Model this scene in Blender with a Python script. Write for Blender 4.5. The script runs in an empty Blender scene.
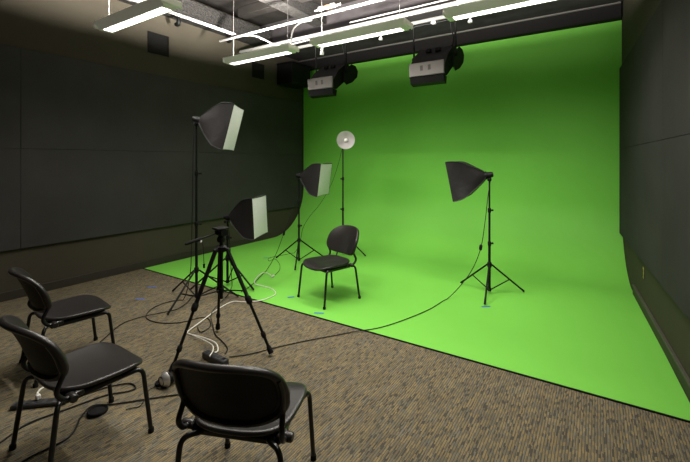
import bpy, math, random
from mathutils import Vector, Matrix, Euler
random.seed(7)
PI = math.pi
S = bpy.context.scene
COL = S.collection

# ------------------------------------------------------------------ camera frame
YAW = math.radians(33.3)
CS, SN = math.cos(YAW), math.sin(YAW)
H, FPX, U0, V0 = 1.6, 384.0, 345.0, 161.0

def W(lat, d, z=0.0):                       # camera-relative ground coordinates -> world
    return Vector((lat*CS - d*SN, lat*SN + d*CS, z))
def at(u, v, d):                            # a measured point at distance d
    return W((u-U0)/FPX*d, d, H-(v-V0)/FPX*d)
def fl(u, v, z=0.0):                        # a measured point lying at height z
    d = (H-z)*FPX/(v-V0)
    return W((u-U0)/FPX*d, d, z)
def face(lat, d):                           # heading (z rotation) of something whose local +Y faces (lat, d)
    return math.atan2(d, lat) + YAW - PI/2

cam_d = bpy.data.cameras.new('camera')
cam = bpy.data.objects.new('camera', cam_d); COL.objects.link(cam)
cam.location = (0, 0, H)
cam.rotation_euler = (PI/2, 0, YAW)
cam_d.sensor_fit = 'HORIZONTAL'; cam_d.sensor_width = 36
cam_d.lens = 36*FPX/690
cam_d.shift_y = -(231-V0)/690
cam_d.clip_start = 0.02
S.camera = cam

# ------------------------------------------------------------------ materials
def mat(name, col, rough=0.6, metal=0.0, spec=0.5, noise=None, bump=None, emit=None, sheen=0, coat=0):
    m = bpy.data.materials.new(name); m.use_nodes = True
    nt = m.node_tree; b = nt.nodes['Principled BSDF']
    b.inputs['Base Color'].default_value = (*col, 1)
    b.inputs['Roughness'].default_value = rough
    b.inputs['Metallic'].default_value = metal
    b.inputs['Specular IOR Level'].default_value = spec
    b.inputs['Sheen Weight'].default_value = sheen
    b.inputs['Coat Weight'].default_value = coat
    if emit:
        b.inputs['Emission Color'].default_value = (*emit[0], 1)
        b.inputs['Emission Strength'].default_value = emit[1]
    if noise or bump:
        tc = nt.nodes.new('ShaderNodeTexCoord')
    if noise:                                # (scale, amount, detail)
        n = nt.nodes.new('ShaderNodeTexNoise'); n.inputs['Scale'].default_value = noise[0]
        n.inputs['Detail'].default_value = noise[2] if len(noise) > 2 else 4
        nt.links.new(tc.outputs['Object'], n.inputs['Vector'])
        r = nt.nodes.new('ShaderNodeValToRGB')
        a = noise[1]
        r.color_ramp.elements[0].position = .3; r.color_ramp.elements[1].position = .7
        r.color_ramp.elements[0].color = (*[c*(1-a) for c in col], 1)
        r.color_ramp.elements[1].color = (*[min(1, c*(1+a)) for c in col], 1)
        nt.links.new(n.outputs['Fac'], r.inputs['Fac'])
        nt.links.new(r.outputs['Color'], b.inputs['Base Color'])
    if bump:                                 # (scale, strength)
        n2 = nt.nodes.new('ShaderNodeTexNoise'); n2.inputs['Scale'].default_value = bump[0]
        n2.inputs['Detail'].default_value = 5
        nt.links.new(tc.outputs['Object'], n2.inputs['Vector'])
        bp = nt.nodes.new('ShaderNodeBump'); bp.inputs['Strength'].default_value = bump[1]
        bp.inputs['Distance'].default_value = bump[2] if len(bump) > 2 else .01
        nt.links.new(n2.outputs['Fac'], bp.inputs['Height'])
        nt.links.new(bp.outputs['Normal'], b.inputs['Normal'])
    return m

def carpet_mat():
    m = bpy.data.materials.new('carpet'); m.use_nodes = True
    nt = m.node_tree; N = nt.nodes; L = nt.links; b = N['Principled BSDF']
    b.inputs['Roughness'].default_value = .95; b.inputs['Specular IOR Level'].default_value = .1
    tc = N.new('ShaderNodeTexCoord'); sep = N.new('ShaderNodeSeparateXYZ'); L.new(tc.outputs['Object'], sep.inputs[0])
    def math_(op, a, v=None):
        n = N.new('ShaderNodeMath'); n.operation = op
        if hasattr(a, 'is_linked'): L.new(a, n.inputs[0])
        else: n.inputs[0].default_value = a
        if v is not None:
            if hasattr(v, 'is_linked'): L.new(v, n.inputs[1])
            else: n.inputs[1].default_value = v
        return n.outputs[0]
    col = math_('FLOOR', math_('DIVIDE', sep.outputs['X'], .0075))
    wn0 = N.new('ShaderNodeTexWhiteNoise'); wn0.noise_dimensions = '1D'; L.new(col, wn0.inputs['W'])
    row = math_('FLOOR', math_('ADD', math_('DIVIDE', sep.outputs['Y'], .034), math_('MULTIPLY', wn0.outputs['Value'], 7.0)))
    cmb = N.new('ShaderNodeCombineXYZ'); L.new(col, cmb.inputs[0]); L.new(row, cmb.inputs[1])
    wn = N.new('ShaderNodeTexWhiteNoise'); wn.noise_dimensions = '2D'; L.new(cmb.outputs[0], wn.inputs['Vector'])
    r = N.new('ShaderNodeValToRGB'); cr = r.color_ramp; cr.interpolation = 'CONSTANT'
    cols = [(0, (.070, .063, .050)), (.14, (.125, .109, .074)), (.34, (.185, .150, .083)), (.56, (.150, .124, .074)),
            (.72, (.212, .160, .080)), (.88, (.135, .127, .100))]
    cr.elements[0].position = 0; cr.elements[0].color = (*cols[0][1], 1)
    cr.elements[1].position = cols[1][0]; cr.elements[1].color = (*cols[1][1], 1)
    for p, c in cols[2:]:
        e = cr.elements.new(p); e.color = (*c, 1)
    L.new(wn.outputs['Value'], r.inputs['Fac'])
    no = N.new('ShaderNodeTexNoise'); no.inputs['Scale'].default_value = 5; no.inputs['Detail'].default_value = 5
    mp = N.new('ShaderNodeMapping'); mp.inputs['Scale'].default_value = (3.0, 1.0, 1); L.new(tc.outputs['Object'], mp.inputs[0]); L.new(mp.outputs[0], no.inputs['Vector'])
    mr = N.new('ShaderNodeMapRange'); mr.inputs['From Min'].default_value = .3; mr.inputs['From Max'].default_value = .7
    mr.inputs['To Min'].default_value = .86; mr.inputs['To Max'].default_value = 1.18; L.new(no.outputs['Fac'], mr.inputs['Value'])
    mx = N.new('ShaderNodeMix'); mx.data_type = 'RGBA'; mx.blend_type = 'MULTIPLY'; mx.inputs['Factor'].default_value = 1
    L.new(r.outputs['Color'], mx.inputs['A']); L.new(mr.outputs[0], mx.inputs['B']); 
    ln = math_('LESS_THAN', math_('FRACT', math_('DIVIDE', sep.outputs['X'], .015)), .22)      # dark cords between the pile rows
    m2 = N.new('ShaderNodeMix'); m2.data_type = 'RGBA'; L.new(ln, m2.inputs['Factor']); L.new(mx.outputs['Result'], m2.inputs['A'])
    m2.inputs['B'].default_value = (.060, .056, .054, 1); L.new(m2.outputs['Result'], b.inputs['Base Color'])
    n3 = N.new('ShaderNodeTexNoise'); n3.inputs['Scale'].default_value = 160; L.new(tc.outputs['Object'], n3.inputs['Vector'])
    bp = N.new('ShaderNodeBump'); bp.inputs['Strength'].default_value = .5; bp.inputs['Distance'].default_value = .006
    L.new(n3.outputs['Fac'], bp.inputs['Height']); L.new(bp.outputs['Normal'], b.inputs['Normal'])
    return m

M = dict(
    carpet=carpet_mat(),
    green=mat('chroma_paint', (.175, .53, .068), .62, spec=.25, noise=(1.2, .03)),
    wall=mat('wall_paint', (.062, .054, .041), .8, spec=.08, noise=(1.5, .05), bump=(60, .08)),
    base=mat('baseboard_vinyl', (.040, .036, .028), .6, spec=.2),
    baseedge=mat('baseboard_edge', (.075, .070, .055), .6, spec=.2),
    felt=mat('acoustic_fabric', (.050, .048, .048), .95, spec=.05, noise=(2.0, .10)),
    concrete=mat('concrete', (.018, .0162, .015), .9, spec=.05, noise=(3, .22, 8), bump=(25, .4, .02)),
    fascia=mat('fascia_paint', (.014, .0125, .013), .8, spec=.06),
    darkconc=mat('dark_concrete', (.038, .034, .036), .85, spec=.08, noise=(5, .2, 6)),
    spray=mat('sprayed_fireproofing', (.034, .032, .031), .95, spec=.05, noise=(30, .45, 8), bump=(45, 1.0, .05)),
    plast=mat('black_plastic', (.015, .013, .0125), .36, spec=.42, bump=(300, .08, .002)),
    plastback=mat('black_plastic_back', (.010, .009, .0085), .6, spec=.2),
    tube=mat('black_tube', (.006, .006, .006), .28, spec=.35),
    blackmetal=mat('black_metal', (.006, .006, .006), .5, spec=.15),
    rubber=mat('rubber', (.007, .007, .007), .8, spec=.15),
    cloth=mat('softbox_cloth', (.011, .0098, .010), .45, spec=.42, bump=(7, .4, .02)),
    rod=mat('black_seam', (.008, .008, .008), .6),
    diff=mat('white_diffuser', (.66, .645, .66), .8, noise=(60, .05)),
    pipewhite=mat('pipe_paint_dimmed', (.14, .137, .132), .55, spec=.3),  # white of the pipes, darkened in colour against the strong uplights
    white=mat('white_paint', (.60, .59, .57), .5),  # brighter copy of the pipe white, for parts away from the uplights
    lampbody=mat('glowing_lamp_housing', (.80, .82, .74), .5, emit=((1.0, .97, .80), .07)),  # faint glow put into the housing to brighten its dim sides
    chrome=mat('chrome', (.70, .69, .68), .28, metal=.8),
    dish=mat('dish_aluminium', (.62, .595, .60), .38, metal=.55),
    bulb=mat('frosted_bulb', (.85, .84, .80), .35),
    ventgrey=mat('panel_vent', (.07, .065, .062), .6),
    alu=mat('grey_aluminium', (.20, .185, .18), .45, metal=.5),
    darkvent=mat('dark_grille', (.010, .0095, .009), .8, spec=.1),
    tape=mat('blue_tape', (.045, .13, .50), .7, spec=.1),
    cable=mat('black_cable', (.007, .007, .007), .6, spec=.2),
    wcable=mat('white_cable', (.70, .68, .62), .5),
    strip=mat('power_strip', (.028, .028, .03), .5),
    socket=mat('socket_face', (.01, .01, .01), .6),
    brass=mat('brass', (.50, .38, .14), .4, metal=.3),
    wire=mat('hanger_wire', (.07, .068, .065), .5),
    orange=mat('orange_connector', (.75, .32, .16), .5),
    lampdown=mat('lamp_lens', (.9, .9, .9), .4, emit=((1.0, .955, .86), 6)),
    lampup=mat('lamp_tube', (.9, .9, .9), .4, emit=((1.0, .95, .86), 6)),
)

# ------------------------------------------------------------------ mesh helpers
class MB:
    def __init__(s): s.v = []; s.f = []
    def add(s, vs, fs):
        n = len(s.v); s.v += [Vector(p) for p in vs]; s.f += [tuple(i+n for i in f) for f in fs]; return s
    def box(s, lo, hi, bev=0.0, mtx=None):
        x0, y0, z0 = lo; x1, y1, z1 = hi
        b = min(bev, (x1-x0)*.45, (y1-y0)*.45, (z1-z0)*.45)
        if b <= 0:
            vs = [(x0,y0,z0),(x1,y0,z0),(x1,y1,z0),(x0,y1,z0),(x0,y0,z1),(x1,y0,z1),(x1,y1,z1),(x0,y1,z1)]
            fs = [(3,2,1,0),(4,5,6,7),(0,1,5,4),(1,2,6,5),(2,3,7,6),(3,0,4,7)]
        else:                                # chamfered box: three vertices per corner
            vs = []; idx = {}
            for cx in (0, 1):
                for cy in (0, 1):
                    for cz in (0, 1):
                        X, Y, Z = (x0, x1)[cx], (y0, y1)[cy], (z0, z1)[cz]
                        ix, iy, iz = (b, -b)[cx], (b, -b)[cy], (b, -b)[cz]
                        for a, p in enumerate(((X, Y+iy, Z+iz), (X+ix, Y, Z+iz), (X+ix, Y+iy, Z))):
                            idx[cx,cy,cz,a] = len(vs); vs.append(p)
            g = lambda x, y, z, a: idx[x,y,z,a]
            fs = []
            for c in (0, 1):
                q = [g(c,0,0,0), g(c,1,0,0), g(c,1,1,0), g(c,0,1,0)]; fs.append(q if c else q[::-1])
                q = [g(0,c,0,1), g(0,c,1,1), g(1,c,1,1), g(1,c,0,1)]; fs.append(q if c else q[::-1])
                q = [g(0,0,c,2), g(1,0,c,2), g(1,1,c,2), g(0,1,c,2)]; fs.append(q if c else q[::-1])
            for p in (0, 1):
                for q in (0, 1):
                    fs.append([g(0,p,q,1), g(1,p,q,1), g(1,p,q,2), g(0,p,q,2)])
                    fs.append([g(p,0,q,0), g(p,1,q,0), g(p,1,q,2), g(p,0,q,2)])
                    fs.append([g(p,q,0,0), g(p,q,1,0), g(p,q,1,1), g(p,q,0,1)])
                    for r in (0, 1): fs.append([g(p,q,r,0), g(p,q,r,1), g(p,q,r,2)])
        if mtx is not None: vs = [mtx @ Vector(p) for p in vs]
        return s.add(vs, fs)
    def tube(s, pts, r, n=10, cap=True):
        pts = [Vector(p) for p in pts]; m = len(pts)
        rs = r if isinstance(r, (list, tuple)) else [r]*m
        vs = []; up = None
        for i, p in enumerate(pts):
            t = (pts[min(i+1, m-1)] - pts[max(i-1, 0)]).normalized()
            if up is None:
                a = Vector((0,0,1)) if abs(t.z) < .9 else Vector((1,0,0))
                up = (a - t*a.dot(t)).normalized()
            else:
                up = (up - t*up.dot(t))
                up = up.normalized() if up.length > 1e-6 else t.orthogonal().normalized()
            w = t.cross(up)
            for k in range(n):
                a = 2*PI*k/n; vs.append(p + (up*math.cos(a) + w*math.sin(a))*rs[i])
        fs = []
        for i in range(m-1):
            for k in range(n):
                fs.append((i*n+k, i*n+(k+1) % n, (i+1)*n+(k+1) % n, (i+1)*n+k))
        if cap: fs += [tuple(range(n))[::-1], tuple((m-1)*n+k for k in range(n))]
        return s.add(vs, fs)
    def cyl(s, a, b, r, n=16): return s.tube([a, b], r, n)
    def lathe(s, prof, n=24, axis='Z', o=(0,0,0)):      # prof: (radius, height) pairs
        vs = []; o = Vector(o)
        for r, h in prof:
            for k in range(n):
                a = 2*PI*k/n; c, sn = max(r, 1e-5)*math.cos(a), max(r, 1e-5)*math.sin(a)
                vs.append(o + Vector({'Z': (c, sn, h), 'Y': (sn, h, c), 'X': (h, c, sn)}[axis]))
        fs = []
        for i in range(len(prof)-1):
            for k in range(n):
                fs.append((i*n+k, i*n+(k+1) % n, (i+1)*n+(k+1) % n, (i+1)*n+k))
        return s.add(vs, fs)
    def prism(s, poly, x0, x1):                          # polygon in (y, z) extruded along x
        n = len(poly)
        vs = [(x0, y, z) for y, z in poly] + [(x1, y, z) for y, z in poly]
        fs = [tuple(range(n))[::-1], tuple(range(n, 2*n))] + [(i, (i+1) % n, n+(i+1) % n, n+i) for i in range(n)]
        return s.add(vs, fs)

def obj(name, mb, m, parent=None, loc=(0,0,0), rot=(0,0,0), angle=40):
    me = bpy.data.meshes.new(name); me.from_pydata([tuple(v) for v in mb.v], [], mb.f)
    me.validate()
    import bmesh
    bm = bmesh.new(); bm.from_mesh(me); bmesh.ops.recalc_face_normals(bm, faces=bm.faces); bm.to_mesh(me); bm.free()
    me.shade_smooth(); me.set_sharp_from_angle(angle=math.radians(angle))
    me.materials.append(M[m])
    o = bpy.data.objects.new(name, me); COL.objects.link(o)
    o.location = loc; o.rotation_euler = rot
    if parent: o.parent = parent
    return o
def tag(o, label, cat, group=None):
    o['label'] = label; o['category'] = cat
    if group: o['group'] = group
    return o
def struct(name, mb, m, **k):
    o = obj(name, mb, m, **k); o['kind'] = 'structure'; return o
def thing(name, label, cat, loc=(0,0,0), rz=0, group=None):
    o = bpy.data.objects.new(name, None); COL.objects.link(o)
    o.empty_display_size = .1
    o.location = loc; o.rotation_euler = (0, 0, rz)
    return tag(o, label, cat, group)
def dup(root, loc, rz, label, group=None):
    r = root.copy(); COL.objects.link(r); r.location = loc; r.rotation_euler = (0, 0, rz); r['label'] = label
    if group: r['group'] = group
    for ch in list(root.children):
        c = ch.copy(); COL.objects.link(c); c.parent = r
        for g in list(ch.children):
            d = g.copy(); COL.objects.link(d); d.parent = c
    return r
def smooth(pts, sub=6):                                   # Catmull-Rom through the points
    P = [Vector(p) for p in pts]; out = []
    for i in range(len(P)-1):
        p0, p1, p2, p3 = P[max(i-1,0)], P[i], P[i+1], P[min(i+2,len(P)-1)]
        for k in range(sub):
            t = k/sub
            out.append(.5*((2*p1)+(p2-p0)*t+(2*p0-5*p1+4*p2-p3)*t*t+(3*p1-p0-3*p2+p3)*t**3))
    out.append(P[-1]); return out
def rounded(pts, r=.05, k=5):                             # polyline with rounded corners
    P = [Vector(p) for p in pts]; out = [P[0]]
    for i in range(1, len(P)-1):
        a, b, c = P[i-1], P[i], P[i+1]
        q = min(r, (a-b).length*.45, (c-b).length*.45)
        s0 = b+(a-b).normalized()*q; s1 = b+(c-b).normalized()*q
        for j in range(k+1):
            t = j/k; out.append(s0*(1-t)**2 + b*2*t*(1-t) + s1*t*t)
    out.append(P[-1]); return out

# ------------------------------------------------------------------ the room
XL, YB, ZC = -5.66, 6.84, 4.3
def XR(y): return .53 - .067*(y-3.4)                      # the right wall runs slightly askew
YF = -3.0
struct('floor', MB().box((XL-.1, YF-.1, -.1), (1.2, YB+.2, 0)), 'carpet')
struct('wall_left', MB().box((XL-.12, YF, 0), (XL, YB+.1, ZC)), 'wall')
struct('wall_back', MB().box((XL-.12, YB+.02, 0), (1.0, YB+.15, ZC)), 'darkconc')
mb = MB(); a, b = XR(YF), XR(YB+.1)
mb.add([(a,YF,0),(a+.15,YF,0),(b+.15,YB+.1,0),(b,YB+.1,0),(a,YF,ZC),(a+.15,YF,ZC),(b+.15,YB+.1,ZC),(b,YB+.1,ZC)],
       [(0,1,2,3),(4,5,6,7),(0,1,5,4),(1,2,6,5),(2,3,7,6),(3,0,4,7)])
struct('wall_right', mb, 'wall')
struct('wall_front', MB().box((XL-.12, YF-.12, 0), (1.2, YF, ZC)), 'wall')
struct('ceiling', MB().box((XL-.12, YF-.12, ZC), (1.2, YB+.15, ZC+.1)), 'concrete')
# the lower dark concrete bay over the backdrop, with its fascia strip
struct('ceiling_bay', MB().box((XL+.02, 5.5, 3.86), (.30, YB+.015, ZC-.002)), 'darkconc')
mb = MB().box((XL+.03, 6.70, 3.64), (.285, YB+.012, 3.855))
struct('trim_1', mb, 'fascia')
struct('trim_2', MB().box((XL+.03, 6.665, 3.83), (.285, 6.698, 3.857), .008), 'alu')
# baseboards
struct('baseboard_left', MB().box((XL+.001, YF, 0), (XL+.016, 5.55, .105), .004), 'base')
mb = MB(); t0, t1 = .001, .018
y0, y1 = YF, 5.75
mb.add([(XR(y0)-t1,y0,.0),(XR(y0)-t0,y0,0),(XR(y1)-t0,y1,0),(XR(y1)-t1,y1,0),
        (XR(y0)-t1,y0,.10),(XR(y0)-t0,y0,.105),(XR(y1)-t0,y1,.105),(XR(y1)-t1,y1,.10)],
       [(0,1,2,3),(4,5,6,7),(0,1,5,4),(1,2,6,5),(2,3,7,6),(3,0,4,7)])
struct('baseboard_right', mb, 'base')
mb = MB()
mb.add([(XR(y0)-.024,y0,.1065),(XR(y0)-t0,y0,.1065),(XR(y1)-t0,y1,.1065),(XR(y1)-.024,y1,.1065),
        (XR(y0)-.018,y0,.122),(XR(y0)-t0,y0,.122),(XR(y1)-t0,y1,.122),(XR(y1)-.018,y1,.122)],
       [(0,1,2,3),(4,5,6,7),(0,1,5,4),(1,2,6,5),(2,3,7,6),(3,0,4,7)])
struct('trim_3', mb, 'baseedge')
# dark edging strip between carpet and green floor
struct('trim_4', MB().box((XL+.02, 3.112, .0005), (XR(3.12)-.03, 3.128, .009), .003), 'rubber')

# ceiling ribs and beams
def beam(lo, hi, m): return struct('ceiling_beam', MB().box(lo, hi, .01), m)
beam((-4.28, YF, 4.02), (-4.00, 5.49, ZC-.002), 'spray')
beam((XL+.01, YF, 3.86), (XL+.36, 5.49, 4.12), 'spray')
for y in (1.0, 2.85, 4.70):
    beam((XL+.37, y-.09, 4.14), (-4.30, y+.09, ZC-.002), 'concrete')
    beam((-3.98, y-.09, 4.14), (.2, y+.09, ZC-.002), 'concrete')

# ------------------------------------------------------------------ green screen
R = 1.0; T = .008
prof = [(3.13, T), (YB-R, T)]
for k in range(1, 25):
    a = PI/2*k/24; prof.append((YB-R+(R-T)*math.sin(a), T+(R-T)*(1-math.cos(a))))
prof.append((YB-T, 3.635))
back = [(YB, 3.635), (YB, R)] + [(YB-R+R*math.sin(PI/2*k/24), R*(1-math.cos(PI/2*k/24))) for k in range(23, 0, -1)] + [(YB-R, .001), (3.13, .001)]
poly = prof + back; n = len(poly)
xl = XL+.036
vs = [(xl, y, z) for y, z in poly] + [(XR(y)-(.026 if y < 5.76 else .004), y, z) for y, z in poly]
mb = MB().add(vs, [(i, (i+1) % n, n+(i+1) % n, n+i) for i in range(n)])
nf = len(prof); q = [(0, i) for i in range(n)]
for off in (0, n):                                         # end edges
    for i in range(nf-1):
        mb.f.append((off+i, off+i+1, off+n-2-i, off+n-1-i))
gs = obj('green_screen', mb, 'green', angle=30)
tag(gs, 'bright green backdrop curving from the back wall down onto the floor', 'backdrop')

# ------------------------------------------------------------------ acoustic panels
G = 'black fabric acoustic panels on the walls'
def lpanel(y0, y1, z0, z1, label):
    o = obj('acoustic_panel', MB().box((XL+.002, y0, z0), (XL+.033, y1, z1), .003), 'felt')
    tag(o, label, 'wall panel', G)
for z0, z1, w in ((.575, 1.7442, 'lower'), (1.7458, 2.92, 'upper')):
    lpanel(-1.4, 1.668, z0, z1, 'black fabric panel in the %s row on the left wall, nearer than the seam' % w)
    lpanel(1.67, 6.78, z0, z1, 'long black fabric panel in the %s row on the left wall, behind the softboxes' % w)
def rpanel(y0, y1, z0, z1, label):
    f, bk = .044, .003
    mb = MB()
    bv = .003
    vs = []
    for (d, i) in ((bk, 0), (f-bv, 0), (f, bv)):
        for y, z in ((y0+i, z0+i), (y1-i, z0+i), (y1-i, z1-i), (y0+i, z1-i)):
            vs.append((XR(y)-d, y, z))
    fs = [(0,1,2,3), (8,9,10,11)] + [(a+k, a+(k+1) % 4, a+4+(k+1) % 4, a+4+k) for a in (0, 4) for k in range(4)]
    mb.add(vs, fs)
    tag(obj('acoustic_panel', mb, 'felt'), label, 'wall panel', G)
ys = 4.03
for z0, z1, w in ((.575, 1.772, 'lower'), (1.774, 2.92, 'upper')):
    rpanel(1.0, ys-.001, z0, z1, 'black fabric panel in the %s row on the right wall, nearer than its seam' % w)
    rpanel(ys+.001, 6.72, z0, z1, 'black fabric panel in the %s row on the right wall, reaching to the green screen' % w)

# ------------------------------------------------------------------ vents, outlet, corner duct
def vent(y, z0, z1, wy, label):
    t = thing('wall_vent', label, 'vent', (XL+.002, y, z0), 0, 'square dark vents high on the left wall')
    h = z1-z0
    fr = MB()
    for lo, hi in (((0, -wy/2, 0), (.014, wy/2, .02)), ((0, -wy/2, h-.02), (.014, wy/2, h)),
                   ((0, -wy/2, .02), (.014, -wy/2+.02, h-.02)), ((0, wy/2-.02, .02), (.014, wy/2, h-.02))):
        fr.box(lo, hi, .002)
    obj('frame', fr, 'darkvent', t)
    sl = MB().box((.0, -wy/2+.021, .021), (.003, wy/2-.021, h-.021))
    for k in range(9):
        z = .03+(h-.06)*k/8.5
        sl.box((.004, -wy/2+.022, z), (.011, wy/2-.022, z+.016))
    obj('grille', sl, 'darkvent', t)
vent(3.37, 3.24, 3.56, .34, 'larger dark square vent high on the left wall by the nearest ceiling light')
vent(5.45, 3.25, 3.55, .32, 'dim square vent high on the left wall deeper in the room, below the second light')
t = thing('wall_outlet', 'small brass electrical outlet low on the right wall', 'outlet', (XR(5.13)-.003, 5.13, .36), 0)
obj('cover_plate', MB().box((-.006, -.035, 0), (0, .035, .115), .003), 'brass', t)
obj('socket', MB().box((-.010, -.018, .062), (-.0065, .018, .095), .002).box((-.010, -.018, .02), (-.0065, .018, .053), .002), 'socket', t)
t = thing('duct_box', 'black rectangular duct box in the corner above the left edge of the green screen', 'duct', (XL+.04, 5.95, 3.20), 0)
obj('casing', MB().box((0, 0, 0), (.42, .60, .42), .01), 'blackmetal', t)
obj('flange', MB().box((-.0, -.02, .425), (.45, .63, .44), .004), 'blackmetal', t)

# ------------------------------------------------------------------ pendant lights
LG = 'linear fluorescent ceiling lights'
ZP = 3.005
LAMPS = {}
for key, pw, wd, spr in (('dn', 11.5, .09, 142), ('side', 15.5, .06, 92), ('upside', 7.0, .06, 76), ('up', 400.0, .10, 166)):
    ld = bpy.data.lights.new('fluorescent_' + key, 'AREA'); ld.shape = 'RECTANGLE'; ld.size = 1.08; ld.size_y = wd
    ld.energy = pw; ld.color = (1.0, .955, .87); ld.spread = math.radians(spr); LAMPS[key] = ld
def pendant(label):
    t = thing('pendant_light', label, 'ceiling light', (0, 0, ZP), 0, LG)
    L = .60
    b0, b1, h = .062, .115, .075                          # half widths bottom / top
    m = MB()
    m.add([(-L,-b0,0),(L,-b0,0),(L,b0,0),(-L,b0,0),(-L-.02,-b1,h),(L+.02,-b1,h),(L+.02,b1,h),(-L-.02,b1,h),
           (-L+.05,-.048,.0),(L-.05,-.048,.0),(L-.05,.048,.0),(-L+.05,.048,.0),
           (-L+.05,-.048,.010),(L-.05,-.048,.010),(L-.05,.048,.010),(-L+.05,.048,.010),
           (-L+.04,-.098,h),(L-.04,-.098,h),(L-.04,.098,h),(-L+.04,.098,h),
           (-L+.06,-.07,.045),(L-.06,-.07,.045),(L-.06,.07,.045),(-L+.06,.07,.045)],
          [(0,1,5,4),(1,2,6,5),(2,3,7,6),(3,0,4,7),
           (0,1,9,8),(1,2,10,9),(2,3,11,10),(3,0,8,11),(8,9,13,12),(9,10,14,13),(10,11,15,14),(11,8,12,15),(12,13,14,15),
           (4,5,17,16),(5,6,18,17),(6,7,19,18),(7,4,16,19),(16,17,21,20),(17,18,22,21),(18,19,23,22),(19,16,20,23),(20,21,22,23)])
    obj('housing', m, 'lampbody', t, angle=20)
    obj('lens', MB().box((-L+.052, -.046, -.002), (L-.052, .046, .008), .003), 'lampdown', t)
    obj('lamp_tube', MB().box((-L+.08, -.05, .050), (L-.08, .05, .068), .006), 'lampup', t)
    for o_, key, z, rx in (('down_light', 'dn', -.004, 0), ('side_light', 'side', -.006, math.radians(40)), ('side_light', 'side', -.006, math.radians(-40)), ('up_light', 'up', .074, PI), ('upper_side_light', 'upside', .076, PI-math.radians(58)), ('upper_side_light', 'upside', .076, PI+math.radians(58))):
        lo = bpy.data.objects.new(o_, LAMPS[key]); COL.objects.link(lo); lo.parent = t
        lo.location = (0, 0, z); lo.rotation_euler = (rx, 0, 0)
    for s in (-1, 1):
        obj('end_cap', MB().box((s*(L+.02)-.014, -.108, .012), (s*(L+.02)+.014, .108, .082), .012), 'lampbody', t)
    for s in (-1, 1):
        w = obj('hanger_wire', MB().cyl((s*(L-.08), 0, .07), (s*(L-.08), 0, ZC-ZP-.17), .003, 6), 'wire', t)
        obj('hanger_clip', MB().box((s*(L-.08)-.015, -.09, .076), (s*(L-.08)+.015, .09, .090), .004), 'pipewhite', w)
    return t
ROWB = 3.76
p0 = pendant('leftmost ceiling light of the far row, below a curved white feed conduit')
p0.location = (-3.88, ROWB, ZP)
dup(p0, (-2.29, ROWB, ZP), 0, 'middle ceiling light of the far row, above the left studio fixture')
dup(p0, (-.63, ROWB, ZP), 0, 'ceiling light at the right of the far row, cut by the top of the picture')
dup(p0, (-3.87, 2.06, ZP), 0, 'nearest ceiling light, close to the left wall and above the large square vent')
dup(p0, (-2.25, 2.06, ZP), 0, 'unseen ceiling light added to the near row, above the middle of the carpet')  # out of view; built to help light the floor
dup(p0, (-.62, 2.06, ZP), 0, 'unseen ceiling light added to the near row, beside the right wall')  # also out of view, extending the row to light the floor

# ------------------------------------------------------------------ pipes and conduits
def pipe(name, mb, m, label, cat='pipe', group=None):
    return tag(obj(name, mb, m), label, cat, group)
ZG = 3.50
PGp = 'white pipes of the lighting grid'
pipe('grid_pipe', MB().cyl((-5.0, 4.0, ZG), (.30, 4.0, ZG), .019, 12), 'pipewhite', 'thin white pipe of the ceiling grid nearest to the camera, crossing the room', 'pipe', PGp)
pipe('grid_pipe', MB().cyl((-5.2, 4.6, ZG), (.28, 4.6, ZG), .029, 12), 'pipewhite', 'thickest white pipe of the ceiling grid, running just above the far row of lights', 'pipe', PGp)
pipe('grid_pipe', MB().cyl((-4.2, 4.95, ZG), (.27, 4.95, ZG), .026, 12), 'pipewhite', 'white pipe of the ceiling grid that carries the two studio fixtures', 'pipe', PGp)
pipe('conduit', MB().cyl((-4.63, -1.0, 3.52), (-4.63, 3.94, 3.52), .010, 8), 'pipewhite', 'left one of the two slim white conduits running along the room', 'conduit', 'twin conduits')
pipe('conduit', MB().cyl((-4.57, -1.0, 3.52), (-4.57, 3.94, 3.52), .010, 8), 'pipewhite', 'right one of the two slim white conduits running along the room', 'conduit', 'twin conduits')
pipe('conduit', MB().tube(smooth([(-4.50,4.045,3.51),(-4.35,4.10,3.50),(-4.22,4.2,3.44),(-4.10,4.33,3.37),(-3.95,4.45,3.385),(-3.6,4.50,3.41),(-3.2,4.52,3.43)]), .012, 8), 'pipewhite', 'bent white conduit dropping from the near grid pipe above the left light', 'conduit')
pipe('conduit', MB().tube(smooth([(-3.15,4.0,3.465),(-3.24,3.985,3.46),(-3.30,3.93,3.43),(-3.32,3.83,3.33),(-3.32,3.785,3.2),(-3.32,3.775,3.10)]), .010, 8), 'pipewhite', 'curved white feed conduit coming down to the right end of the left light', 'conduit')
pipe('conduit', MB().tube(smooth([(-2.9,4.545,3.545),(-1.0,4.545,3.545),(.2,4.545,3.545)]), .010, 8), 'pipewhite', 'slim white conduit clipped along the thickest grid pipe', 'conduit')
t = thing('junction_box', 'small white junction with an orange connector on the near grid pipe', 'junction', (-2.86, 3.95, 3.53))
obj('body', MB().box((-.14, -.03, 0), (-.05, .02, .05), .008).box((.05, -.03, 0), (.12, .02, .05), .008).cyl((-.2, 0, .02), (.2, 0, .02), .014, 8), 'pipewhite', t)
obj('connector', MB().lathe([(0,-.045),(.022,-.04),(.03,0),(.022,.04),(0,.045)], 12, 'X', (0, -.01, .022)), 'orange', t)
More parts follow.
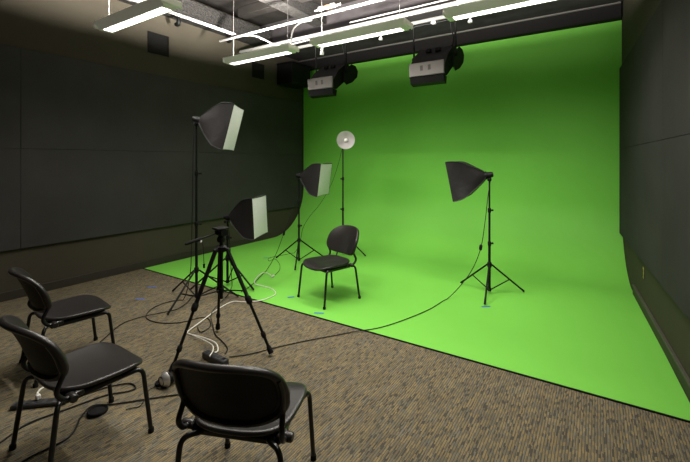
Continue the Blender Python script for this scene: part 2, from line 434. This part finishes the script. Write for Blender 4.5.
# drop pipe and clamps on the grid
t = thing('drop_pipe', 'short white vertical drop pipe between the left and middle lights', 'pipe', (-3.475, 4.66, 3.20))
obj('tube', MB().cyl((0, 0, .03), (0, 0, .31), .022, 12), 'white', t)
obj('end_cap', MB().lathe([(0,0),(.03,.0),(.034,.015),(.03,.05),(.024,.055)], 12), 'white', t)
for x, lab in ((-2.63, 'small white clamp hanging under the grid pipe below the middle ceiling light'),
               (-1.35, 'small white clamp hanging under the grid pipe below the right ceiling light')):
    t = thing('pipe_clamp', lab, 'clamp', (x, 4.95, 3.36), 0, 'white clamps on the grid pipe')
    obj('stem', MB().cyl((0, -.0, .035), (0, -.0, .108), .012, 8), 'white', t)
    obj('jaw', MB().lathe([(0,0),(.026,0),(.03,.012),(.022,.034),(0,.04)], 10), 'white', t)
# messy flexible duct by the left wall
pts = smooth([(-5.14, .6, 3.80), (-5.10, 1.8, 3.78), (-5.08, 2.6, 3.77), (-5.12, 3.2, 3.86)], 14)
rr = [.085 + .008*(i % 2) for i in range(len(pts))]
tag(obj('vent_duct', MB().tube(pts, rr, 14), 'alu', angle=60), 'silver flexible duct beside the left ceiling beam, above the nearest light', 'duct')
for y, lab in ((3.55, 'dark pipe bracket under the left ceiling beam, just past the twin conduits'), (4.55, 'small dark bracket under the left ceiling beam, deeper in the room')):
    t = thing('beam_bracket', lab, 'bracket', (XL+.24, y, 3.70), 0, 'dark brackets under the left beam')
    obj('plate', MB().box((-.07, -.05, .13), (.07, .05, .155), .005), 'blackmetal', t)
    obj('hook', MB().tube(smooth([(0,0,.13),(.01,0,.06),(-.02,.01,.02),(-.07,.01,.03)]), .032, 8), 'blackmetal', t)

# ------------------------------------------------------------------ studio fixtures on the grid
def fixture(label):
    t = thing('studio_light', label, 'studio light', (0, 0, 2.56), 0, 'off studio fixtures hanging on the grid')
    # local: origin under the pipe, y to the back wall
    Y = MB().tube(rounded([(-.29, .02, .40), (-.29, 0, .865), (.29, 0, .865), (.29, .02, .40)], .03), .014, 8)
    obj('yoke', Y, 'blackmetal', t)
    obj('yoke_clamp', MB().box((-.03, -.03, .852), (.03, .03, .887), .006), 'white', t)
    for s in (-1, 1): obj('tilt_knob', MB().lathe([(0,0),(.03,0),(.032,.03),(0,.034)], 10, 'X', (.275*s if s > 0 else -.309, .02, .41)), 'rubber', t)
    hs = obj('housing', MB().prism([(-.25,.10),(-.25,.24),(-.12,.40),(.12,.56),(.20,.52),(.26,.40),(.0,.22),(-.18,.10)], -.24, .24), 'blackmetal', t, angle=25)
    for x in (-.065, .065): obj('vent_cover', MB().box((x-.035, -.02, .0), (x+.035, .02, .05), .004), 'darkvent', hs, (0, -.02, .47))
    mtx = Matrix.Translation((0, -.26, .20)) @ Matrix.Rotation(math.radians(6), 4, 'X')
    bp = obj('ballast_panel', MB().box((-.235, -.02, -.085), (.235, .006, .085), .006, mtx), 'alu', t)
    for x in (-.06, .045): obj('vent', MB().box((x-.018, -.0235, -.02), (x+.018, -.0205, .045), 0, mtx), 'ventgrey', bp)
    pass
    obj('lower_lip', MB().prism([(-.27,.105),(-.25,.02),(-.16,.0),(-.14,.095)], -.225, .225), 'blackmetal', t)
    # barn doors
    d1 = MB().prism([(.245,.30),(.44,.47),(.44,.485),(.24,.32)], -.22, .22)
    obj('barn_door', d1, 'blackmetal', t)
    sd = MB(); 
    ang = [(.02,.24),(.10,.20),(.24,.26),(.36,.36),(.38,.46),(.32,.53),(.22,.54),(.10,.46),(.02,.36)]
    n = len(ang); vs = [(.27+.1*max(0,y-.1), y-.05, z) for y, z in ang]+[(.282+.1*max(0,y-.1), y-.05, z) for y, z in ang]
    sd.add(vs, [tuple(range(n)), tuple(range(n,2*n))]+[(i,(i+1)%n,n+(i+1)%n,n+i) for i in range(n)])
    obj('barn_door', sd, 'blackmetal', t)
    cb = MB().tube(smooth([(.2, .1, .52), (.25, .06, .62), (.22, .03, .78), (.24, .0, .85)]), .008, 6)
    obj('cord', cb, 'cable', t)
    return t
f0 = fixture('grey and black studio fixture hanging at the top left corner of the green screen')
f0.location = (-3.53, 4.95, 2.585)
dup(f0, (-1.83, 4.95, 2.585), 0, 'grey and black studio fixture hanging before the middle of the green screen')

# ------------------------------------------------------------------ chairs
def shell(outline, surf, t, nr=9, nth=48, recess=0):
    """Rounded sheet: outline(th)->(a,b); surf(a,b)->point; t thickness; recess thins the rear inside the rim."""
    def nrm(a, b):
        e = .004
        d1 = surf(a+e, b)-surf(a-e, b); d2 = surf(a, b+e)-surf(a, b-e)
        return d1.cross(d2).normalized()
    rings = [(0, 0)] + [(r, 0) for r in (.15, .3, .45, .6, .75, .86, .93, .97)] + [(.992, .16), (1.0, .5), (.992, .84), (.97, 1.0), (.93, 1.0), (.90, 1.0)]
    inner = [.875, .85, .7, .5, .3, .15, 0]
    rings += [(r, 1-recess if r < .88 else 1-recess*.3) for r in inner]
    vs = []; fs = []
    for r, o in rings:
        for k in range(nth):
            a, b = outline(2*PI*k/nth); rr = max(r, 1e-4)
            p = surf(a*rr, b*rr); vs.append(p - nrm(a*rr, b*rr)*t*o)
    for i in range(len(rings)-1):
        for k in range(nth):
            fs.append((i*nth+k, i*nth+(k+1) % nth, (i+1)*nth+(k+1) % nth, (i+1)*nth+k))
    return MB().add(vs, fs)
def sup(th, a, b, n):
    c, s = math.cos(th), math.sin(th)
    return a*math.copysign(abs(c)**(2/n), c), b*math.copysign(abs(s)**(2/n), s)

def chair(label):
    t = thing('stacking_chair', label, 'chair', (0,0,0), 0, 'black plastic stacking chairs')
    # seat: a = x, b = y
    def so(th):
        a, b = sup(th, .240, .240, 3.2); return a*(1+.06*b/.24), b
    def ss(a, b):
        z = .435 + .018*(a/.23)**2 - .012 - .006*math.cos(min(1,abs(b)/.22)*PI/2)
        if b > .10: z -= .032*((b-.10)/.14)**2
        if b < -.10: z += .022*((-b-.10)/.14)**2
        return Vector((a, b+.025, z))
    obj('seat', shell(so, ss, .022), 'plast', t, angle=60)
    obj('seat_underframe', MB().box((-.212, -.17, .364), (.212, .195, .400), .010).tube(rounded([(-.19,-.17,.385),(-.19,.18,.385)],.02),.014,8).tube(rounded([(.19,-.17,.385),(.19,.18,.385)],.02),.014,8), 'tube', t)
    # backrest: a = across, b = up
    def bo(th):
        a, b = sup(th, .256, .168, 3.2 if math.sin(th) > 0 else 4.0)
        a *= 1-.02*(b/.165) if b < 0 else 1-.05*(b/.165)
        if b > 0: b -= .014*(abs(a)/.238)**2.2
        if b < 0: a *= 1-.10*(b/.165)**2
        return a, b
    def bs(a, b):
        lean = .34*b + .9*max(0, b)**2
        y = -.272 - lean + .075*(a/.238)**2
        return Vector((-a, y, .645 + b*.96))
    br = obj('backrest', shell(bo, bs, .030, recess=.62), 'plast', t, angle=60)
    # back inlay: the duller recessed panel
    def bo2(th):
        a, b = bo(th); return a*.84, b*.84
    def bs2(a, b):
        e = .004
        n = (bs(a+e,b)-bs(a-e,b)).cross(bs(a,b+e)-bs(a,b-e)).normalized()
        return bs(a, b) - n*.0125
    obj('back_panel', shell(bo2, bs2, .003), 'plastback', br, angle=60)
    for s in (-1, 1):
        obj('back_support', MB().tube(smooth([(s*.226,-.13,.405),(s*.232,-.175,.406),(s*.236,-.203,.425),(s*.238,-.218,.465)] + [bs(-s*q, b)+Vector((0,-.030,0)) for q, b in ((.232,-.12),(.238,-.07),(.242,.0),(.236,.06))]), .0125, 10), 'tube', t)
        obj('pivot_block', MB().lathe([(0,-.028),(.018,-.028),(.021,-.022),(.021,.022),(.018,.028),(0,.028)], 14, 'X', (s*.236, -.150, .402)).box((s*.205-.012,-.17,.385),(s*.212+.014,-.09,.415),.006), 'plast', t)
        # front leg
        obj('leg', MB().tube(rounded([(s*.248,.248,.006),(s*.236,.205,.398),(s*.205,.10,.383)], .05), .0125, 10), 'tube', t)
        # rear leg with its inward S-bend under the seat
        obj('leg', MB().tube(rounded([(s*.252,-.262,.006),(s*.230,-.213,.386),(s*.140,-.155,.385),(s*.10,-.04,.388)], .055, 7), .0125, 10), 'tube', t)
    for l in [c for c in t.children if c.name.startswith('leg')]:
        v = l.data.vertices[0].co
        sx, sy = (1 if v.x > 0 else -1), (1 if v.y > 0 else -1)
        y = .248 if sy > 0 else -.262; x = .248 if sy > 0 else .252
        obj('foot_glide', MB().lathe([(0,.0),(.016,.0),(.0165,.022),(.0145,.026)], 10, 'Z', (sx*x, y, 0)), 'rubber', l)
    return t
def cpos(lat, d, f, z=0): return W(lat, d, z), face(*f)
c0 = chair('black chair standing alone on the green floor, facing left')
l, r = cpos(-.195, 4.47, (-.76, -.65), .009); c0.location = l; c0.rotation_euler.z = r
l, r = cpos(-2.205, 3.08, (.66, .75)); dup(c0, l, r, 'black chair on the carpet closest to the left wall, behind another chair')
l, r = cpos(-1.49, 2.205, (.57, .82)); dup(c0, l, r, 'large black chair at the left, seat turned to the tripod, power strip beneath it')
l, r = cpos(-.458, 1.86, (.18, .98)); dup(c0, l, r, 'nearest black chair, seen from behind at the bottom of the picture')

# ------------------------------------------------------------------ light stands
def stand(t, top, angs, r=.45, hub=.345, base=0.0, seat=.05):
    """pole, collars, legs and braces into thing t (local origin on the floor; angles in the camera's ground frame)"""
    obj('pole', MB().cyl((0,0,seat), (0,0,top*.42), .0155, 12).cyl((0,0,top*.42), (0,0,top*.72), .0130, 12).cyl((0,0,top*.72), (0,0,top-.02), .0105, 12), 'blackmetal', t)
    for z in (top*.42, top*.70):
        c = obj('collar', MB().lathe([(.0,-.025),(.019,-.025),(.021,-.01),(.021,.02),(.016,.03),(0,.03)], 12, 'Z', (0,0,z)), 'blackmetal', t)
        a = angs[1] + .4
        p = Vector((math.cos(a)*.02, math.sin(a)*.02, z)); q = p + Vector((math.cos(a)*.035, math.sin(a)*.035, 0))
        obj('knob', MB().tube([p, q], [.006, .014], 8), 'rubber', c)
    obj('leg_hub', MB().lathe([(0,hub-.03),(.022,hub-.03),(.028,hub-.01),(.028,hub+.02),(.02,hub+.035),(0,hub+.035)], 14), 'blackmetal', t)
    obj('brace_hub', MB().lathe([(0,seat-.02),(.02,seat-.02),(.024,seat),(.02,seat+.02),(0,seat+.022)], 12), 'blackmetal', t)
    for a in angs:
        c, s = math.cos(a), math.sin(a)
        f = Vector((c*r, s*r, .017)); h = Vector((c*.03, s*.03, hub))
        lg = obj('leg', MB().tube([h, f], .0105, 8), 'blackmetal', t)
        obj('rubber_foot', MB().tube([f+(h-f)*.12, f], [.0115, .0120], 8), 'rubber', lg)
        obj('brace', MB().tube([Vector((c*.02, s*.02, seat)), h+(f-h)*.55], .0078, 6), 'blackmetal', t)
def angs(*deg): return [math.radians(d)+YAW for d in deg]

def softbox(t, top, heading, tilt, size=.49, L=.435):
    """softbox head on the pole top; heading = z rotation of local +Y, tilt downward positive"""
    rot = Euler((-tilt, 0, heading), 'XYZ')
    loc = (0, 0, top)
    hs = size/2
    nseg, nr = 8, 12
    def ring(tt, grow=0):
        k = math.sin(tt*PI/2)**.92
        w = .045 + (hs-.045)*k + grow
        sq = min(1, tt*1.5)
        y = .045 + (L-.045)*tt**1.1
        out = []
        for side in range(4):
            for i in range(nseg):
                q = -1 + 2*i/nseg
                a = PI/2*side
                x, z = 1.0, q
                sag = 1 - .075*(1-q*q)*math.sin(tt*PI)*1.2 - .02*(1-q*q)*tt
                ln = math.hypot(x, z)
                cx, cz = x/ln, z/ln
                X, Z = (cx*(1-sq)+x*sq)*sag, (cz*(1-sq)+z*sq)*sag
                out.append((w*(X*math.cos(a)-Z*math.sin(a)), y, w*(X*math.sin(a)+Z*math.cos(a))))
        return out
    m = MB(); n = 4*nseg; vs = []
    for i in range(nr+1): vs += ring(i/nr)
    # front rim, then inner lining back to the diffuser edge
    fr = ring(1.0); vs += [(x*1.005, y+.006, z*1.005) for x, y, z in fr]
    vs += [(x*.975, y+.006, z*.985) for x, y, z in fr]
    vs += [(x*.98, y-.005, z*.98) for x, y, z in fr]
    rows = nr+4
    m.add(vs, [(i*n+k, i*n+(k+1) % n, (i+1)*n+(k+1) % n, (i+1)*n+k) for i in range(rows-1) for k in range(n)])
    sb = obj('softbox', m, 'cloth', t, loc, rot, angle=50)
    for side in range(4):
        rod = []
        for i in range(nr+1):
            x, y, z = ring(i/nr, .002)[side*nseg]; rod.append((x, y, z))
        obj('rib', MB().tube(rod, .005, 6), 'rod', sb)
    # diffuser: slightly bulging white sheet
    g = 10; d = MB(); vs = []
    for j in range(g+1):
        for i in range(g+1):
            x, z = -1+2*i/g, -1+2*j/g
            vs.append((x*hs*.984, L+.004+.014*(1-x*x)*(1-z*z), z*hs*.984))
    fs = [(j*(g+1)+i, j*(g+1)+i+1, (j+1)*(g+1)+i+1, (j+1)*(g+1)+i) for j in range(g) for i in range(g)]
    obj('diffuser', d.add(vs, fs), 'diff', sb)
    obj('lamp_head', MB().lathe([(0,-.045),(.028,-.042),(.034,-.02),(.036,.02),(.048,.035),(.048,.055),(.0,.055)], 16, 'Y'), 'blackmetal', t, loc, rot)
    obj('tilt_bracket', MB().box((-.022,-.022,-.075),(.022,.022,-.034),.005).cyl((-.035,0,-.05),(.055,0,-.05),.009,8).lathe([(0,0),(.018,0),(.016,.03),(0,.03)],10,'X',(.04,0,-.05)), 'blackmetal', t, loc, (0,0,heading))
    return sb

GZ = .009
def off(pts, r):                                          # keep a cable resting on, not in, the floor
    for p in pts: p.z = max(p.z, (GZ if p.y > 3.09 else .001) + r + .001)
    return pts
def cord(t, pts, r=.0045, m='cable', name='power_cord', sub=8):
    inv = Matrix.Rotation(-t.rotation_euler.z, 4, 'Z') @ Matrix.Translation(-Vector(t.location))
    return obj(name, MB().tube([inv @ p for p in off(smooth(pts, sub), r)], r, 6), m, t)

SG = 'black softbox lights on stands'
def softlight(label, lat, d, top, A, fdir, tilt, z, r=.45, size=.49):
    t = thing('softbox_light', label, 'softbox light', W(lat, d, z), 0, SG)
    stand(t, top, angs(*A), r)
    softbox(t, top, face(*fdir), math.radians(tilt), size)
    return t
s1 = softlight('tallest black softbox light, standing where carpet meets green, its white face turned right', -1.71, 4.42, 2.08, (-105, 8, 146), (1.0, .05), 14, 0, .47, .515)
s2 = softlight('lowest black softbox light, just behind the tripod and set on the green floor', -1.506, 4.92, .87, (-150, -30, 90), (.99, -.14), -3, GZ, .45, .495)
s3 = softlight('black softbox light deep in the room beside the left edge of the green wall', -.722, 6.02, 1.36, (-90, 30, 150), (.95, -.31), 7, GZ, .46)
s5 = softlight('black softbox light alone at the right on the green floor, its back turned to us', 1.734, 4.61, 1.425, (123, 4, -117), (-.90, .44), 11, GZ, .43, .475)

# dish reflector light
s4 = thing('dish_light', 'round silver dish light on a tall thin stand in front of the green wall', 'studio light', W(-.035, 6.5, GZ))
stand(s4, 1.84, angs(-19, 108, 252), .40)
hd = face(-.03, -1)
rot = Euler((math.radians(-3), 0, hd), 'XYZ'); loc = W(.05, -.02, 1.945)
dsh = obj('reflector', MB().lathe([(.042,-.02),(.065,.0),(.10,.03),(.132,.075),(.147,.112),(.152,.115),(.150,.109),(.135,.070),(.103,.024),(.065,-.008),(.042,-.026)], 32, 'Y'), 'dish', s4, loc, rot)
obj('bulb', MB().lathe([(0,.085),(.018,.08),(.028,.06),(.028,.035),(.018,.01),(.040,-.018),(0,-.019)], 16, 'Y'), 'bulb', dsh)
obj('socket', MB().lathe([(0,-.13),(.035,-.125),(.045,-.08),(.048,-.02),(0,-.018)], 16, 'Y'), 'blackmetal', s4, loc, rot)
obj('tilt_bracket', MB().box((-.02,-.07,-.125),(.02,-.03,-.045),.005).cyl((0,-.05,-.13),(0,-.01,-.12),.012,8), 'blackmetal', s4, loc, (0,0,hd))

# ------------------------------------------------------------------ camera tripod
tp = thing('camera_tripod', 'black camera tripod without a camera, its pan handle pointing left', 'tripod', W(-1.034, 3.21))
def pol(a, r, z): return Vector((math.cos(a)*r, math.sin(a)*r, z))
for a in angs(-8, 112, -128):
    tt = pol(a, .055, .86); ft = pol(a, .432, .026); e = lambda k: tt+(ft-tt)*k
    w = Vector((-math.sin(a), math.cos(a), 0))*.011
    lg = obj('leg', MB().tube([e(0)+w, e(.48)+w], .0105, 8).tube([e(0)-w, e(.48)-w], .0105, 8).tube([e(.30), e(.94)], .0120, 8), 'blackmetal', tp)
    obj('leg_clamp', MB().tube([e(.455), e(.47), e(.51), e(.525)], [.018, .026, .026, .018], 10), 'rubber', lg)
    obj('leg_clamp', MB().tube([e(.80), e(.81), e(.84), e(.85)], [.014, .020, .020, .014], 10), 'rubber', lg)
    obj('rubber_foot', MB().tube([e(.93), e(.95), e(1.0)], [.014, .020, .022], 10), 'rubber', lg)
    obj('leg_hinge', MB().tube([pol(a, .02, .875), pol(a, .065, .855)], .020, 8), 'blackmetal', tp)
    obj('spreader', MB().tube([pol(a, .012, .52), e(.40)], .006, 6), 'blackmetal', tp)
obj('center_column', MB().cyl((0,0,.45),(0,0,.93),.0145,12), 'blackmetal', tp)
obj('spreader_hub', MB().lathe([(0,.50),(.022,.50),(.024,.52),(.02,.54),(0,.54)], 12), 'blackmetal', tp)
obj('shoulder', MB().lathe([(0,.84),(.03,.84),(.045,.86),(.045,.885),(.025,.90),(0,.90)], 18), 'blackmetal', tp)
hdz = face(-.66, -.75)
ph = obj('pan_head', MB().lathe([(0,-.10),(.032,-.10),(.036,-.075),(.030,-.06),(.022,-.05),(.022,-.035),(0,-.035)], 16).box((-.032,-.04,-.045),(.032,.04,0),.008).lathe([(0,-.045),(.03,-.045),(.03,.045),(0,.045)], 14, 'X', (0,0,-.02)), 'blackmetal', tp, (0,0,1.025), (0,0,hdz))
obj('camera_plate', MB().box((-.045,-.055,.002),(.045,.06,.022),.006), 'blackmetal', ph)
obj('lock_knob', MB().lathe([(0,0),(.016,0),(.018,.03),(0,.034)], 10, 'X', (.046,0,-.02)), 'rubber', ph)
hn = obj('pan_handle', MB().tube([(0,.03,-.02),(-.0,.12,-.036),(0,.30,-.068)], .0075, 8), 'blackmetal', tp, (0,0,1.025), (0,0,hdz))
obj('grip', MB().tube([(0,.17,-.0449),(0,.18,-.0467),(0,.29,-.0662),(0,.31,-.070)], [.009,.0135,.0135,.010], 10), 'rubber', hn)

# ------------------------------------------------------------------ cords that belong to the lamps
# right softbox: hangs beside the pole, crosses the green and the carpet to the strip
z = GZ+.006
pts = [at(491,178,4.60), at(488,196,4.57), at(485,222,4.55), at(481,247,4.53), at(473,268,4.50), at(461,285,4.45), fl(447,299,z), fl(430,309,z), fl(405,319.5,z), fl(380,327.5,z), fl(358,331,z),
       fl(345,333.5,.008), fl(310,340,.007), fl(280,346.5,.007), fl(250,354,.007), fl(229,357,.007)]
pc = cord(s5, pts)
p, q = Vector(pts[3]), Vector(pts[3])+Vector((.0,0,-.07)); o = Vector(s5.location)
obj('inline_switch', MB().tube([p-o+Vector((0,0,.03)), p-o+Vector((0,0,.02)), p-o-Vector((.006,0,.03)), p-o-Vector((.008,0,.04))], [.008,.018,.018,.008], 8), 'cable', pc)
# deep softbox
pts = [at(299.5,181,6.10), at(296,200,6.05), at(290.5,216,5.95), at(284,233,5.86), at(276,254,5.72), fl(266,271,z), fl(258,279,z), fl(249,287,z), fl(241,292,z)]
pc = cord(s3, pts, .004)
p = Vector(pts[3]); o = Vector(s3.location)
obj('inline_switch', MB().tube([p-o+Vector((.01,0,.04)), p-o+Vector((.008,0,.03)), p-o-Vector((.008,0,.03)), p-o-Vector((.01,0,.04))], [.006,.018,.018,.006], 8), 'cable', pc)
# dish light
pts = [at(342.5,147,6.42), at(338,165,6.40), at(331,185,6.36), at(320,204,6.30), at(310,216,6.28), at(303,228,6.25), at(300,242,6.42), fl(294,253,z), fl(284,254.8,z), fl(275,256.5,z), fl(268.5,258.5,z), fl(269.5,261,z), fl(275,259,z), fl(279.5,264,z), fl(279.5,270,z), fl(275,275,z)]
cord(s4, pts, .0035)
# tall softbox: loops on the carpet
pts = [at(194,125,4.40), at(193,160,4.38), at(192.5,200,4.37), at(191.5,245,4.36), at(190,275,4.30), fl(183,300,.007), fl(168,302,.007), fl(153,308,.007), fl(146,317,.007), fl(158,322.5,.007), fl(180,322.5,.007), fl(201,317.5,.007), fl(209,319.5,.008), fl(210,326.5,.008), fl(201,332,.008), fl(197.5,327,.012)]
cord(s1, pts, .0045)
# low softbox
pts = [at(228.5,224,4.86), at(230,245,4.84), at(231,268,4.80), fl(232,286,z), fl(229,293,z), fl(223,300,.045), fl(214,309,.05), fl(211,317,.035), fl(213,326,.012), fl(215,334,.007), fl(222,341,.007), fl(227,347,.007), fl(227,351,.007), fl(225,353.5,.007)]
cord(s2, pts, .0045)

# ------------------------------------------------------------------ loose cables on the floor
def cable(pts, label, r=.0045, m='cable', sub=8, group=None):
    return tag(obj('cable', MB().tube(off(smooth(pts, sub), r), r, 6), m), label, 'cable', group)
z = GZ+.006
cable([fl(272,276,z+.004), fl(265,272.5,.034), fl(258,276,.045), fl(254.5,283,.05), fl(262,286,z), fl(272,289,z), fl(275.5,294,z), fl(267,298.5,z), fl(257.5,301,z), fl(245,302,.008), fl(231.5,302,.008), fl(216.5,310,.008),
       fl(205,318.5,.020), fl(199,323,.022), fl(189.5,330,.008), fl(188,333.5,.008), fl(201.5,337,.010), fl(215,342.5,.026), fl(218,350,.03), fl(214,353,.045)], 'white extension cable winding from the green floor to the power strip', .0055, 'wcable')
cable([fl(191.5,334.5,.026), fl(196,336.5,.026), fl(203,339.5,.026), fl(212.2,345,.05), fl(213,350.5,.075), fl(210,355.5,.09), fl(210,356.5,.075)], 'short white cable strand doubling the extension cable beside the power strip', .0045, 'wcable')
cable([fl(82,356,.007), fl(92,349,.007), fl(107,336,.007), fl(120,325,.007), fl(131,320,.007), fl(145,316,.017), fl(160,313,.007), fl(176,309.5,.007), fl(186,303.5,.016), fl(193,296,.007), fl(203,290,.007)], 'black cable running from behind the chairs toward the tallest softbox stand', .0045)
cable([fl(-18,452,.007), fl(0,442.5,.007), fl(27,424,.007), fl(64,410,.007), fl(100,397,.007), fl(114,393.5,.007), fl(127,391.5,.007), fl(135.5,388,.007), fl(131,383.5,.007), fl(119,384.5,.007), fl(104,388,.007), fl(82,395,.007), fl(60,399,.007)], 'black cable looping under the large left chair toward the left edge', .005)
cable([fl(10,470,.007), fl(30,457,.007), fl(69,437,.007), fl(81,417,.007), fl(92,406,.007), fl(110,404.5,.007), fl(128,402,.007), fl(147,399,.007), fl(178,394.5,.007), fl(205,391,.007), fl(232,382,.007), fl(236,373,.007), fl(231,369.5,.02)], 'long black cable passing the round cap and going behind the nearest chair', .005)
cable([fl(159,389,.007), fl(155,387.5,.007), fl(149,390,.007), fl(146,397,.024), fl(140,406,.007), fl(132,408,.007), fl(126,409.5,.007)], 'thin black lead curling from the small round lamp', .003)
# hanging switch lead on the tall stand
t = thing('pull_cord', 'short dark cord with a white tip hanging beside the tallest softbox stand', 'cord', at(203.5, 262, 4.40))
tl = Vector(t.location); q = [at(196.5, 243, 4.40), at(201, 240.5, 4.40), at(203, 246, 4.40), at(204, 264, 4.40)]
obj('lead', MB().tube(smooth([p-tl for p in q]), .004, 6), 'cable', t)
obj('white_tip', MB().tube([q[1]-tl+Vector((0,0,.012)), q[1]-tl-Vector((-.005,0,.02))], [.008, .012], 8), 'white', t)
obj('plug', MB().tube([q[3]-tl+Vector((0,0,.0)), q[3]-tl-Vector((0,0,.045))], [.014, .010], 8), 'rubber', t)

# power strips
def strip(label, a, b, wd=.055, h=.04, n=5):
    a, b = Vector(a), Vector(b); mid = (a+b)/2; dv = b-a; Ln = dv.length
    t = thing('power_strip', label, 'power strip', (mid.x, mid.y, 0), math.atan2(dv.y, dv.x), 'power strips on the carpet')
    bd = obj('body', MB().box((-Ln/2, -wd/2, .001), (Ln/2, wd/2, h), .008), 'strip', t)
    for k in range(n):
        x = -Ln/2 + Ln*(k+.7)/(n+.4)
        obj('socket', MB().box((x-.018, -.018, h+.0005), (x+.018, .018, h+.003), .002), 'socket', t)
    obj('switch', MB().box((Ln/2-.035, -.010, h+.0005), (Ln/2-.012, .010, h+.006), .002), 'rubber', t)
    return t
strip('dark power strip on the carpet by the tripod, with white plugs', fl(205,357), fl(226,367), .065, .055)
strip('flat dark power strip under the large left chair', fl(12,408.5), fl(68,402.5), .06, .03)
def plug(label, p, m, ax=(1,0,0), group=None):
    a = Vector(ax).normalized()
    t = thing('plug', label, 'plug', p, math.atan2(a.y, a.x), group)
    obj('body', MB().tube([(-.03,0,0),(-.02,0,0),(.018,0,0),(.03,0,0)], [.008,.014,.014,.006], 8), m, t)
    obj('collar', MB().tube([(.031,0,0),(.05,0,0)], [.008,.005], 8), m, t)
    return t
plug('white cable plug lying on the green floor near the left edge', fl(273,276,GZ+.015), 'white', W(-.3,-1))
t = thing('plug', 'white plug with a short curved lead on the strip under the left chair', 'plug', fl(38,399,.034), 0)
obj('body', MB().box((-.016,-.012,.0),(.016,.012,.03),.004), 'white', t)
tl = Vector(t.location)
obj('lead', MB().tube(smooth([(0,0,.031), at(37.5,393,2.55)-tl, at(40,389.5,2.57)-tl, at(43.5,387.5,2.6)-tl]), .006, 6), 'wcable', t)

# round cap and small lamp on the carpet
t = thing('lens_cap', 'black round cap lying on the carpet between the front chairs', 'cap', fl(97.5,412.5), 0)
obj('disc', MB().lathe([(0,.001),(.05,.001),(.056,.004),(.056,.020),(.052,.022),(.047,.016),(.044,.011),(0,.011)], 32), 'rubber', t)
obj('rim', MB().lathe([(.0565,.004),(.059,.006),(.059,.016),(.0565,.019),(.0565,.004)], 32), 'blackmetal', t)
pl = fl(168,386)
t = thing('clip_lamp', 'small round silver lamp with a black body lying on the carpet beside the nearest chair', 'lamp', pl, face(-.55, -.83))
o1 = obj('reflector', MB().lathe([(0,.035),(.022,.032),(.040,.020),(.050,.0),(.052,-.006),(.046,-.004),(.03,-.02),(0,-.025)], 24, 'Y', (0, .02, .056)), 'chrome', t)
obj('ring', MB().tube([(.030*math.cos(a)+.006, .048, .052+.030*math.sin(a)) for a in [2*PI*k/24 for k in range(25)]], .0035, 6), 'blackmetal', o1)
obj('housing', MB().lathe([(0,-.085),(.026,-.08),(.034,-.05),(.040,-.012),(0,-.010)], 18, 'Y', (0, .01, .050)), 'blackmetal', t)
obj('clip', MB().tube(smooth([(.0,-.02,.012),(.035,.02,.010),(.065,.05,.012),(.08,.02,.022),(.05,-.03,.03)]), .010, 8), 'rubber', t)

# tape marks
TG = 'blue tape marks on the floor'
def tape(u, v, z, lab, a=0.3, w=.055):
    p = fl(u, v)
    t = obj('tape_mark', MB().box((-w, -.012, 0), (w, .012, .0012), .0004), 'tape', None, (p.x, p.y, z+.0008), (0, 0, YAW+a))
    tag(t, lab, 'tape mark', TG)
tape(152, 287, 0, 'blue tape mark on the carpet, closer to the left corner of the green floor', .2)
tape(140, 299, 0, 'blue tape mark on the carpet, farther from the green floor', -.1)
tape(291, 298, GZ, 'blue tape mark on the green floor left of the lone chair', .3, .04)
tape(319, 314, GZ, 'blue tape mark on the green floor in front of the lone chair', -.1, .05)
tape(486, 307.5, GZ, 'blue tape mark on the green floor under the foot of the right softbox stand', .1, .05)
tape(267, 258.5, GZ, 'blue tape mark on the green floor deep in, by the left softbox legs', .1, .06)

# ------------------------------------------------------------------ world and view
w = bpy.data.worlds.new('world'); S.world = w; w.use_nodes = True
w.node_tree.nodes['Background'].inputs['Color'].default_value = (.9, .95, 1, 1)
w.node_tree.nodes['Background'].inputs['Strength'].default_value = 0.0
S.view_settings.view_transform = 'Standard'; S.view_settings.look = 'None'
S.view_settings.gamma = 1; S.view_settings.use_curve_mapping = False
S.view_settings.exposure = 0.0
S.cycles.use_denoising = True
S.cycles.max_bounces = 10; S.cycles.diffuse_bounces = 6
S.cycles.sample_clamp_indirect = 8
